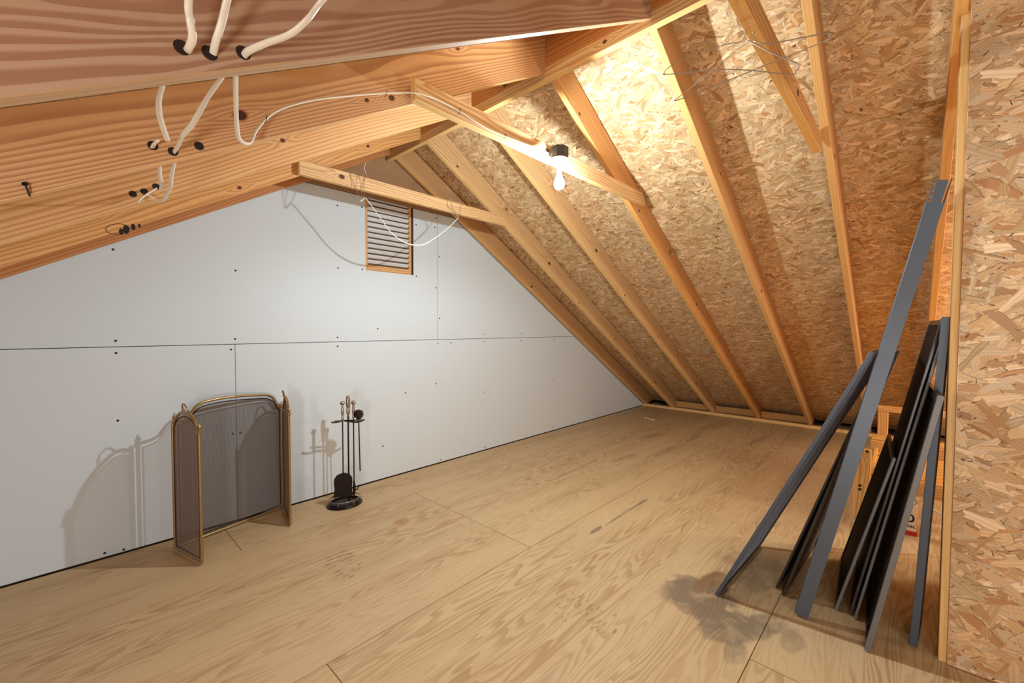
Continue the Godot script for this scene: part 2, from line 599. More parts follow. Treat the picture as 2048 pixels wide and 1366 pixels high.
	g.emission = Color(1.0, 0.96, 0.86)
	g.emission_energy_multiplier = 6.0
	g = mat("fill_globe_glow", Color(1, 0.98, 0.95), 0.3)
	g.emission_enabled = true
	g.emission = Color(1.0, 0.97, 0.92)
	g.emission_energy_multiplier = 0.8

# ------------------------------------------------------------------ the setting
func under(x: float) -> float:      # height of the rafters' undersides
	return 0.0381 + SL * (XP - x) if x > XR else 2.805 - SL * (XR - x) - 0.012

func build_shell() -> void:
	# what closes the attic behind and beside the view
	var o := struct("wall_front", Vector3(2, 0, 3.7), "far end wall of strand board")
	var st := begin()
	prism(st, PackedVector2Array([Vector2(-3.6, 0), Vector2(7.5, 0), Vector2(XR, 3.3)]), 3.7, 3.75, 0.0)
	part("strand_board", st, M.osb_gable, o)
	o = struct("trim_1", Vector3(XP, 0, 0), "pine plate along the foot of the right roof slope")
	for seg in [[-3.31, -0.62], [-0.617, 0.095]]:
		st = begin()
		bar(st, Vector3(XP + 0.0445, 0.019, seg[0]), Vector3(XP + 0.0445, 0.019, seg[1]), Vector3.RIGHT, 0.089, 0.038)
		part("plank", st, M.pine, o)
	st = begin()
	bar(st, Vector3(XP + 0.0445, 0.019, 0.1), Vector3(XP + 0.0445, 0.019, 3.69), Vector3.RIGHT, 0.089, 0.038)
	part("plank", st, M.pine, o)
	o = struct("trim_2", Vector3(-2.87, 0, 0), "pine plate along the foot of the left roof slope")
	st = begin()
	bar(st, Vector3(-2.92, 0.019, -3.31), Vector3(-2.92, 0.019, 3.69), Vector3.RIGHT, 0.089, 0.038)
	part("plank", st, M.pine, o)

func build_floor() -> void:
	var o := struct("floor", Vector3(0, 0, 0), "floor of worn bare plywood sheets")
	var st := begin()
	box(st, Vector3(1.95, -0.07, 0.15), Vector3(11.6, 0.1, 7.5), 0.0)
	part("subfloor", st, M.slab, o)
	var lie := Basis(Vector3(1, 0, 0), Vector3(0, 0, -1), Vector3(0, 1, 0))
	var rows := [[-3.312, -2.85, 0.725], [-2.85, -1.64, 1.93], [-1.64, -0.44, 0.71], [-0.44, 0.77, 1.885], [0.77, 1.98, 0.7], [1.98, 3.19, 1.9], [3.19, 3.69, 0.7]]
	for r in rows:
		var cuts := [-3.3]
		var x: float = r[2] - 2.44 * 3
		while x < 7.3:
			if x > -3.25:
				cuts.append(x)
			x += 2.432
		cuts.append(7.35)
		for i in cuts.size() - 1:
			st = begin()
			var gap := 0.0014
			prism(st, rect(cuts[i] + gap, -r[1] + gap, cuts[i + 1] - gap, -r[0] - gap), -0.018, 0.0, 0.0012, Vector2.RIGHT, Vector2(rng.randf() * 2.44, 0.0), Transform3D(lie, Vector3.ZERO))
			part("plywood_sheet", st, M.plywood, o)

func build_gable() -> void:
	var o := struct("wall_back", Vector3(0, 0, ZW), "gable wall of unpainted grey board sheets with dark screw heads")
	var st := begin()
	prism(st, PackedVector2Array([Vector2(-3.6, -0.02), Vector2(7.6, -0.02), Vector2(XR, 3.35)]), ZW - 0.08, ZW - 0.03, 0.0)
	part("backing", st, M.slab, o)
	var z0 := ZW - 0.0125
	# bottom row
	for c in [[-3.0, 0.797, true], [0.80, 4.318, false], [4.323, 6.9, true]]:
		var y1 := 1.203
		var poly := rect(c[0], 0.008, c[1], y1)
		if c[0] < -2.0:
			poly = PackedVector2Array([Vector2(-2.98, 0.008), Vector2(0.797, 0.008), Vector2(0.797, y1), Vector2(-0.95, y1)])
		elif c[0] > 4.0:
			poly = PackedVector2Array([Vector2(4.323, 0.008), Vector2(6.96, 0.008), Vector2(4.87, y1), Vector2(4.323, y1)])
		st = begin()
		prism(st, poly, z0, ZW, 0.001)
		part("board_sheet", st, M.grey_board, o)
	# top row, notched round the vent
	st = begin()
	prism(st, PackedVector2Array([Vector2(-0.95, 1.207), Vector2(2.478, 1.207), Vector2(2.478, 2.40), Vector2(2.212, 2.40), Vector2(2.212, 1.798), Vector2(1.745, 1.798), Vector2(1.745, 2.40), Vector2(1.14, 2.40)]), z0, ZW, 0.001)
	part("board_sheet", st, M.grey_board, o)
	st = begin()
	prism(st, PackedVector2Array([Vector2(2.482, 1.207), Vector2(4.87, 1.207), Vector2(2.80, 2.40), Vector2(2.482, 2.40)]), z0, ZW, 0.001)
	part("board_sheet", st, M.grey_board, o)
	st = begin()
	prism(st, PackedVector2Array([Vector2(1.14, 2.404), Vector2(1.742, 2.404), Vector2(2.215, 2.404), Vector2(2.80, 2.404), Vector2(XR, 2.90)]), z0, ZW, 0.001)
	part("board_sheet", st, M.kraft_board, o, "brown board above the grey sheets")
	var spots := [Vector2(0.21, 1.76), Vector2(0.21, 1.24), Vector2(0.21, 1.17), Vector2(0.21, 0.78), Vector2(0.81, 1.70), Vector2(0.80, 1.24), Vector2(0.775, 1.17), Vector2(0.775, 0.60), Vector2(0.82, 0.60), Vector2(0.14, 0.03),
		Vector2(0.22, 0.02), Vector2(1.51, 2.28), Vector2(1.51, 1.79), Vector2(1.50, 1.24), Vector2(1.50, 1.17), Vector2(1.715, 2.31), Vector2(1.715, 1.80), Vector2(2.24, 2.26), Vector2(2.24, 1.79), Vector2(2.46, 2.36),
		Vector2(2.45, 2.27), Vector2(2.50, 2.00), Vector2(2.46, 1.70), Vector2(2.50, 1.41), Vector2(2.48, 1.17), Vector2(2.64, 1.17), Vector2(3.09, 1.25), Vector2(3.09, 1.17), Vector2(3.68, 1.25), Vector2(3.68, 1.17), Vector2(4.30, 1.17),
		Vector2(2.46, 0.78), Vector2(3.09, 0.63), Vector2(2.12, 0.73), Vector2(1.85, 1.31), Vector2(3.10, 0.03), Vector2(2.51, 0.03), Vector2(1.89, 0.29), Vector2(4.30, 0.66), Vector2(4.30, 0.05)]
	for s in spots:
		st = begin()
		lathe(st, [Vector2(0.0068, -0.002), Vector2(0.0066, 0.0012), Vector2(0.003, 0.0016), Vector2(0.0, 0.0008)], Vector3(s.x, s.y, ZW), 8, Vector3(0, 0, 1))
		part("screw", st, M.screw, o)
	# louvred vent
	var v := thing("louver_vent", "grey slatted gable vent in a raw wood frame, set high in the grey wall", "vent", Vector3(1.98, 1.80, ZW))
	st = begin()
	prism(st, rect(1.76, 1.80, 2.20, 2.42), ZW - 0.06, ZW - 0.055, 0.0)
	part("backing", st, M.dark_gap, v)
	for sx in [[1.747, 1.766], [2.168, 2.190]]:
		st = begin()
		bar(st, Vector3((sx[0] + sx[1]) / 2, 1.80, ZW - 0.022), Vector3((sx[0] + sx[1]) / 2, 2.43, ZW - 0.022), Vector3.RIGHT, sx[1] - sx[0], 0.04)
		part("jamb", st, M.vent_wood, v)
	st = begin()
	bar(st, Vector3(1.766, 1.822, ZW - 0.024), Vector3(2.168, 1.822, ZW - 0.024), Vector3.UP, 0.044, 0.036)
	part("sill", st, M.vent_wood, v)
	for k in 13:
		st = begin()
		var y := 1.872 + k * 0.0445
		bar(st, Vector3(1.766, y, ZW - 0.024), Vector3(2.168, y, ZW - 0.024), Vector3(0, 0.62, 0.78), 0.047, 0.007, 0.001)
		part("slat", st, M.slat_grey, v)

func build_roof() -> void:
	# sheathing
	var o := struct("ceiling", Vector3(XR, 2.9, 0), "roof sheathing of strand board on both slopes")
	var st: SurfaceTool
	var dirs := [Vector2(CS, -SL * CS), Vector2(-CS, -SL * CS)]
	for side in 2:
		var along: Vector2 = dirs[side]
		var nrm := Vector2(along.y, -along.x) if side == 1 else Vector2(-along.y, along.x)
		if nrm.y < 0:
			nrm = -nrm
		var start := Vector2(XR + 0.02, 2.805) if side == 0 else Vector2(XR - 0.02, 2.793)
		start += nrm * D - along * 0.12
		var cuts := [0.0, 1.195 - 0.006, 2.41, 3.63, 4.85, 5.95]
		for r in cuts.size() - 1:
			var zc := [-3.36, -2.2, 0.22, 2.64, 3.72] if r % 2 == 0 else [-3.36, -0.955, 1.48, 3.72]
			for k in zc.size() - 1:
				st = begin()
				var ex := Vector3(along.x, along.y, 0)
				var nz := Vector3(nrm.x, nrm.y, 0)
				var ez := nz.cross(ex)
				var c: Vector3 = Vector3(start.x, start.y, 0) + ex * cuts[r]
				var a: float = zc[k] + 0.0015
				var b: float = zc[k + 1] - 0.0015
				var w: float = cuts[r + 1] - cuts[r] - 0.003
				var sg := signf(ez.z)
				prism(st, rect(0.0, minf(a * sg, b * sg), w, maxf(a * sg, b * sg)), 0.0, 0.012, 0.0, Vector2(0, 1), Vector2(rng.randf(), rng.randf()), Transform3D(Basis(ex, ez, nz), c))
				part("sheathing_panel", st, M.osb_roof, o)
	# ridge: two boards, one on the other
	var rd := thing("ridge_board", "long ridge board of two stacked planks where both roof slopes meet", "ridge beam", Vector3(XR, 2.745, 0))
	st = begin()
	bar(st, Vector3(XR, 2.779, -3.30), Vector3(XR, 2.779, 3.69), Vector3.UP, 0.068, 0.038)
	part("lower_plank", st, M.pine, rd)
	st = begin()
	bar(st, Vector3(XR, 2.901, -3.30), Vector3(XR, 2.901, 3.69), Vector3.UP, 0.174, 0.038)
	part("upper_plank", st, M.fir_red, rd)
	# rafters on the right: name of the bay, z of the face towards the gable, material
	var right := [[-3.292, "fir", "pine rafter of the right slope lying against the grey gable wall"],
		[-2.833, "pine", "rafter of the right slope that carries the hanger tie's right end"],
		[-2.208, "pine", "rafter of the right slope directly behind the lit bulb"],
		[-1.588, "pine_gold", "rafter of the right slope that carries the bulb tie's right end"],
		[-0.972, "fir", "rafter of the right slope next past the bulb, its near face in shade"],
		[-0.372, "fir", "rafter of the right slope where the coat hanger tie ends, above the tall grey channel"],
		[0.090, "pine_gold", "rafter of the right slope beside the strand board partition"]]
	var up := Vector2(SL * CS, CS)
	var ax := Vector2(CS, -SL * CS)
	for r in right:
		org = Vector3(XP, 0.038, r[0])
		st = begin()
		var xt := XR + 0.019
		var b0 := Vector2(xt, under(xt + 0.001))
		var foot := Vector2(XP, 0.0385)
		var top := D / CS
		var poly := PackedVector2Array([foot, Vector2(XP + 0.085, 0.0385), Vector2(XP + 0.30, 0.0381 - SL * 0.30 + top), Vector2(xt, b0.y + top), b0])
		prism(st, poly, r[0], r[0] + 0.037, 0.002, ax, Vector2(rng.randf() * 3.0, 0.02))
		single("rafter", st, M[r[1]], r[2], "rafter", "rafters of the right roof slope")
	# rafters on the left
	var left := [[-3.285, "fir_red", "left slope rafter farthest back, against the grey gable wall", D],
		[-2.838, "pine_gold", "left slope rafter that carries the left end of the hanger tie", D],
		[-2.243, "fir", "left slope rafter behind the one with the long white cable, its underside brightly lit", D],
		[-1.605, "rafter_wide", "broad left slope rafter crossed by the long white cable, a bent nail in its face", 0.186],
		[-0.967, "rafter_near", "nearest broad left slope rafter, reddish figured face with three cable holes", 0.186],
		[-0.372, "fir", "left slope rafter over the viewpoint that carries the left end of the coat hanger tie", 0.186]]
	for r in left:
		org = Vector3(XR - 0.02, 2.78, r[0])
		st = begin()
		var xt := XR - 0.019
		var top: float = r[3] / CS
		var yl := under(-2.93)
		var poly := PackedVector2Array([Vector2(-2.87, under(-2.87)), Vector2(xt, under(xt)), Vector2(xt, under(xt) + top), Vector2(-3.1, under(-3.1) + top), Vector2(-2.93, yl)])
		lit_edge_v = 0.303 if String(r[1]).begins_with("rafter") else 0.213
		prism(st, poly, r[0], r[0] + 0.037, 0.002, Vector2(CS, SL * CS), Vector2(rng.randf() * 3.0, 0.02))
		lit_edge_v = 0.213
		single("rafter", st, M[r[1]], r[2], "rafter", "rafters of the left roof slope")
	# blocking between the rafter feet
	var bays := [[-2.79, -2.215, "first from the grey wall but one"], [-2.165, -1.595, "middle one of three"], [-1.545, -0.98, "nearest the channel stack"]]
	var words := ["short block between rafter feet, right of the rafter carrying the hanger tie", "short block between rafter feet, second bay left of the shaded rafter", "short block between rafter feet, just left of the shaded rafter"]
	for k in 3:
		org = Vector3(XP + 0.12, 0.038, bays[k][0])
		st = begin()
		bar(st, Vector3(XP + 0.125, 0.085, bays[k][0]), Vector3(XP + 0.125, 0.085, bays[k][1]), Vector3.UP, 0.089, 0.038)
		single("blocking", st, M.pine_gold, words[k], "block", "blocks between the right rafter feet")

func build_ties() -> void:
	var ties := [
		[-1.549, 1.02, 3.10, "pine", "collar tie carrying the lit bulb and white cable"],
		[-2.795, 1.02, 2.86, "pine", "lower looking collar tie near the grey gable wall with a white cord hung below"],
		[-0.410, 0.90, 2.79, "pine_gold", "collar tie with two wire coat hangers, above the broad shaded roof panel"]]
	for t in ties:
		org = Vector3(1.955, 2.262, t[0])
		var st := begin()
		var y0 := 2.262
		var y1 := 2.351
		var x0: float = t[1]
		var x1: float = t[2]
		var poly := PackedVector2Array([Vector2(x0, y0), Vector2(x1 + 0.0, y0), Vector2(x1, y0 + 0.03), Vector2(x1 - 0.06, y1), Vector2(x0, y1)])
		prism(st, poly, t[0], t[0] + 0.038, 0.002, Vector2.RIGHT, Vector2(rng.randf() * 3.0, 0.06))
		single("collar_tie", st, M[t[3]], t[4], "collar tie", "collar ties across the attic")

func build_partition() -> void:
	var o := struct("wall_right", Vector3(2.36, 0, 0.133), "strand board partition standing at the right of the view")
	var x0 := 2.36
	var st: SurfaceTool
	var turn := Basis(Vector3(0, 0, 1), Vector3(0, 1, 0), Vector3(-1, 0, 0))
	for seg in [[0.133, 1.35, 0.004, 2.392], [0.133, 1.35, 2.395, 2.57], [1.353, 2.57, 0.004, 2.392], [1.353, 2.57, 2.395, 2.57], [2.573, 3.69, 0.004, 2.57]]:
		st = begin()
		prism(st, rect(seg[0], seg[2], seg[1], seg[3]), -0.011, 0.0, 0.001, Vector2.RIGHT, Vector2(0.21 + seg[0], 0.55), Transform3D(turn, Vector3(x0, 0, 0)))
		part("strand_board_sheet", st, M.osb_wall, o)
	o = struct("added_blocker_3", Vector3(2.36, 0, 0.42), "added low strand board panel, unseen behind the partition, blocking the right fill globe")
	st = begin()
	prism(st, rect(2.465, 0.004, 3.30, 1.25), 0.42, 0.431, 0.001, Vector2.RIGHT, Vector2(0.4, 0.3))  # unseen panel added to keep the right fill globe off the floor
	part("strand_board_sheet", st, M.osb_wall, o)
	var studs := [[2.372, 0.108, "pine stud along the exposed left edge of the strand board partition"]]
	for s in studs:
		org = Vector3(s[0], 0.0, s[1])
		st = begin()
		bar(st, Vector3(s[0] + 0.0435, 0.001, s[1] + 0.0195), Vector3(s[0] + 0.0435, under(s[0] + 0.087) - 0.004, s[1] + 0.0195), Vector3.RIGHT, 0.087, 0.037)
		single("stud", st, M.pine, s[2], "stud", "studs of the partition")

# ------------------------------------------------------------------ lamp, cables, hangers
func lamp(at: Vector3, label: String, energy: float, size: float) -> void:
	var o := thing("bare_bulb_lamp", label, "lamp", at + Vector3(0, 0.14, 0))
	var st := begin()
	var c := at + Vector3(0, 0.145, 0)
	var oct := PackedVector2Array()
	for k in 8:
		var a := TAU * (k + 0.5) / 8
		oct.append(Vector2(cos(a), sin(a)) * 0.052)
	var lie := Basis(Vector3(1, 0, 0), Vector3(0, 0, -1), Vector3(0, 1, 0))
	prism(st, oct, 0.0, 0.062, 0.004, Vector2.RIGHT, Vector2.ZERO, Transform3D(lie, c + Vector3(0, -0.006, 0)))
	part("junction_box", st, M.lamp_box, o)
	st = begin()
	lathe(st, [Vector2(0.0, -0.036), Vector2(0.019, -0.036), Vector2(0.021, -0.022), Vector2(0.046, -0.008), Vector2(0.050, -0.004), Vector2(0.050, 0.0), Vector2(0.0, 0.0)], c + Vector3(0, -0.0065, 0), 24)
	part("lampholder", st, M.porcelain, o)
	st = begin()
	lathe(st, [Vector2(0.0, 0.115), Vector2(0.0135, 0.114), Vector2(0.0135, 0.088), Vector2(0.016, 0.078), Vector2(0.024, 0.060), Vector2(0.0295, 0.042), Vector2(0.031, 0.030), Vector2(0.0295, 0.018), Vector2(0.024, 0.008), Vector2(0.014, 0.0015), Vector2(0.0, 0.0)], at + Vector3(0, -0.030, 0), 20)
	part("bulb", st, M.bulb_glow, o, "glowing glass bulb")
	lamp_light(o, at + Vector3(0, 0.005, 0), energy, LAMP_COLOR, size)
	# the opaque foot of the bulb shades what is above it: more light leaves downwards
	var l := SpotLight3D.new()
	l.name = "lamp_light"
	l.position = at - o.position
	l.rotation = Vector3(-PI / 2, 0, 0)
	l.light_energy = energy * LAMP_DOWN / LAMP_ENERGY
	l.light_color = LAMP_COLOR
	l.light_size = size
	l.spot_angle = 89.0
	l.spot_angle_attenuation = 0.35
	l.spot_range = 14.0
	l.spot_attenuation = 2.0
	l.shadow_enabled = true
	o.add_child(l, true)

func fill_globe(at: Vector3, label: String, energy: float, color: Color) -> void:  # unseen fill light added to brighten the attic, shaped as a globe
	var o := thing("fill_globe", label, "lamp", at + Vector3(0, 0.22, 0))
	var st := begin()
	ball(st, at, 0.20)
	part("bulb", st, M.fill_globe_glow, o, "glowing ball of the added fill globe")
	st = begin()
	lathe(st, [Vector2(0.0, 0.195), Vector2(0.05, 0.195), Vector2(0.05, 0.225), Vector2(0.004, 0.235), Vector2(0.004, 0.31), Vector2(0.0, 0.31)], at, 16)
	part("hanger_rod", st, M.lamp_box, o)
	lamp_light(o, at, energy, color, 0.20)

func build_lamp() -> void:
	lamp(LAMP_AT, "lit bare bulb in a dark round box on the side of a collar tie", LAMP_ENERGY, 0.016)
	lamp(BACK_AT, "added fill bulb, unseen behind the viewpoint", BACK_ENERGY, 0.12)  # unseen bulb added as fill light from behind the camera
	fill_globe(LEFT_AT, "added fill globe, unseen, low on the left behind the viewpoint", LEFT_ENERGY, FILL_COLOR)  # low fill light added for the left rafters and grey wall
	fill_globe(RIGHT_AT, "added fill globe, unseen, on the far side of the partition", RIGHT_ENERGY, Color(1.0, 0.95, 0.87))  # fill light added for the far right slope and floor
	org = Vector3(1.2, 2.262, 0.7)
	var st := begin()
	prism(st, rect(1.0, 2.262, 2.9, 2.351), 0.70, 0.738, 0.002)
	single("collar_tie", st, M.pine, "collar tie behind the viewpoint that carries the added fill bulb", "collar tie", "collar ties across the attic")

func cable(called: String, pts: Array, label: String, twist := 0.0, category := "cable") -> MeshInstance3D:
	org = pts[0]
	var st := begin()
	tube(st, smooth_path(pts), 0.0062, 8, 0.0034, Vector3(0.8, 0.5, 0.3), false, twist)
	return single(called, st, M.cable, label, category, "white cables in the left rafters")

func hole(x: float, y: float, z: float, r := 0.011) -> MeshInstance3D:
	org = Vector3(x, y, z)
	var st := begin()
	lathe(st, [Vector2(r * 1.15, 0.0003), Vector2(r, 0.0009), Vector2(r * 0.5, 0.0005), Vector2(0.0, 0.0004)], org, 12, Vector3(0, 0, 1))
	var o := MeshInstance3D.new()
	o.mesh = st.commit()
	o.material_override = M.hole
	o.position = org
	return o

func build_cables() -> void:
	cable("power_cable", [Vector3(0.15, 1.91, -0.78), Vector3(0.152, 1.85, -0.860), Vector3(0.156, 1.825, -0.875), Vector3(0.161, 1.809, -0.89), Vector3(0.160, 1.800, -0.91), Vector3(0.160, 1.802, -0.929)], "white flat cable dropping into the leftmost hole of the nearest rafter", 0.8)
	cable("power_cable", [Vector3(0.21, 1.93, -0.80), Vector3(0.205, 1.878, -0.860), Vector3(0.201, 1.848, -0.880), Vector3(0.197, 1.825, -0.903), Vector3(0.198, 1.815, -0.929)], "white flat cable dropping into the middle hole of the nearest rafter", 0.5)
	cable("power_cable", [Vector3(0.36, 1.94, -0.70), Vector3(0.332, 1.906, -0.780), Vector3(0.313, 1.872, -0.800), Vector3(0.294, 1.851, -0.830), Vector3(0.269, 1.842, -0.870), Vector3(0.249, 1.834, -0.905), Vector3(0.247, 1.834, -0.929)], "white flat cable bowing across into the right hole of the nearest rafter", 0.9)
	cable("power_cable", [Vector3(0.150, 1.818, -1.0), Vector3(0.157, 1.826, -1.20), Vector3(0.168, 1.826, -1.30), Vector3(0.181, 1.820, -1.36), Vector3(0.199, 1.807, -1.420)], "white cable with a cut end hanging free under the nearest rafter", 0.4)
	cable("power_cable", [Vector3(0.186, 1.826, -1.566), Vector3(0.188, 1.831, -1.545), Vector3(0.193, 1.835, -1.528)], "short white cable stub poking from a rafter hole", 0.2)
	cable("power_cable", [Vector3(0.23, 1.82, -1.0), Vector3(0.243, 1.853, -1.200), Vector3(0.247, 1.858, -1.300), Vector3(0.242, 1.845, -1.380), Vector3(0.234, 1.838, -1.450), Vector3(0.236, 1.832, -1.510), Vector3(0.234, 1.828, -1.566)], "white twisted cable slanting into the hole beside the short stub", 2.0)
	var feed := [Vector3(0.25, 1.84, -1.0), Vector3(0.30, 1.885, -1.20), Vector3(0.325, 1.889, -1.30), Vector3(0.346, 1.888, -1.38), Vector3(0.368, 1.876, -1.45), Vector3(0.392, 1.876, -1.48), Vector3(0.414, 1.893, -1.50), Vector3(0.431, 1.936, -1.51), Vector3(0.460, 1.983, -1.52), Vector3(0.50, 2.030, -1.53),
		Vector3(0.575, 2.087, -1.54), Vector3(0.662, 2.138, -1.545), Vector3(0.798, 2.206, -1.55), Vector3(0.920, 2.258, -1.54), Vector3(1.02, 2.287, -1.513), Vector3(1.058, 2.291, -1.5035), Vector3(1.135, 2.298, -1.5035), Vector3(1.247, 2.294, -1.5035), Vector3(1.34, 2.281, -1.5035), Vector3(1.453, 2.275, -1.5035),
		Vector3(1.613, 2.283, -1.5035), Vector3(1.772, 2.292, -1.503), Vector3(1.872, 2.290, -1.490)]
	cable("power_cable", feed, "long white cable looping over to the bulb along its collar tie", 0.5)
	cable("power_cable", [Vector3(0.21, 1.82, -1.64), Vector3(0.231, 1.810, -1.80), Vector3(0.246, 1.814, -1.88), Vector3(0.252, 1.808, -1.95)], "short white cut cable below the rafter with the bent nail", 0.3)
	cable("power_cable", [Vector3(0.25, 1.84, -1.64), Vector3(0.261, 1.825, -1.80), Vector3(0.272, 1.814, -1.90), Vector3(0.274, 1.806, -2.00), Vector3(0.275, 1.803, -2.10), Vector3(0.262, 1.810, -2.15), Vector3(0.251, 1.827, -2.17), Vector3(0.243, 1.835, -2.18)], "white cable curling back upward below the rafter with the bent nail", 1.0)
	cable("power_cable", [Vector3(0.270, 1.872, -2.203), Vector3(0.240, 1.839, -2.180), Vector3(0.217, 1.810, -2.160), Vector3(0.211, 1.800, -2.15), Vector3(0.213, 1.795, -2.15), Vector3(0.218, 1.798, -2.155)], "white cable end rolled into a small curl", 0.4)
	# drilled holes belong to the rafters they are in
	for h in [["nearest broad left", [[0.153, 1.805], [0.193, 1.814], [0.246, 1.839]], -0.930], ["broad left slope rafter crossed", [[0.187, 1.832], [0.232, 1.829], [0.294, 1.864]], -1.568], ["behind the one with the long", [[0.200, 1.835], [0.234, 1.852], [0.270, 1.880]], -2.206]]:
		for c in get_children():
			if c.has_meta("label") and String(c.get_meta("label")).contains(h[0]):
				for q in h[1]:
					var o := hole(q[0], q[1], h[2])
					o.name = "drilled_hole"
					o.position -= c.position
					c.add_child(o, true)
				if h[0].begins_with("broad"):
					org = c.position
					var st := begin()
					tube(st, [Vector3(-0.053, 1.664, -1.56), Vector3(-0.052, 1.660, -1.556), Vector3(-0.049, 1.650, -1.559), Vector3(-0.046, 1.638, -1.566)], 0.0022, 6)
					lathe(st, [Vector2(0.006, 0.0), Vector2(0.006, 0.002), Vector2(0.0, 0.0025)], Vector3(-0.053, 1.664, -1.561), 10, Vector3(-0.2, 0.5, 0.8).normalized())
					part("bent_nail", st, M.nail, c)
	var words := ["tiny staple on the long cable just left of the bulb tie's end", "tiny staple on the long cable at the middle of the bulb tie", "tiny staple on the long cable nearest the bulb", "tiny staple on the long cable's rising loop"]
	for c in get_children():
		if c.has_meta("label") and String(c.get_meta("label")).begins_with("left slope rafter that carries"):
			org = c.position
			var st := begin()
			var ring := []
			for k in 20:
				var a := TAU * k / 20
				ring.append(Vector3(0.196 + cos(a) * 0.042 - 0.006 * sin(a), 1.792 + sin(a) * 0.024 + 0.012 * cos(a), -2.8005))
			tube(st, ring, 0.0022, 6, 0.0012, Vector3.ZERO, true)
			for q in [[0.226, 1.795, 0.022], [0.252, 1.812, 0.016], [0.208, 1.782, 0.016], [0.275, 1.822, 0.010]]:
				lathe(st, [Vector2(q[2], 0.0), Vector2(q[2] * 0.7, 0.0022), Vector2(0.0, 0.0028)], Vector3(q[0], q[1], -2.801), 12, Vector3(0, 0, 1), Vector2(1.0, 0.55))
			part("bark_knot", st, M.hole, c, "black bark edged knot")
	for s in [Vector3(0.905, 2.252, -1.5445), Vector3(1.247, 2.294, -1.5035), Vector3(1.54, 2.279, -1.5035), Vector3(0.462, 1.985, -1.521)]:
		org = s
		var st := begin()
		tube(st, smooth_path([s + Vector3(0.004, 0.012, -0.006), s + Vector3(0.002, 0.010, 0.004), s + Vector3(0, 0, 0.006), s + Vector3(-0.002, -0.010, 0.004), s + Vector3(-0.004, -0.012, -0.006)], 3), 0.0013, 5)
		single("cable_staple", st, M.nail, words.pop_front(), "staple", "staples on the long cable")

func hanger_wire(called: String, pts: Array, label: String, r := 0.0016, m := "hanger") -> void:
	org = pts[0]
	var st := begin()
	tube(st, smooth_path(pts, 5), r, 6)
	single(called, st, M[m], label, "hanger", "wire coat hangers")

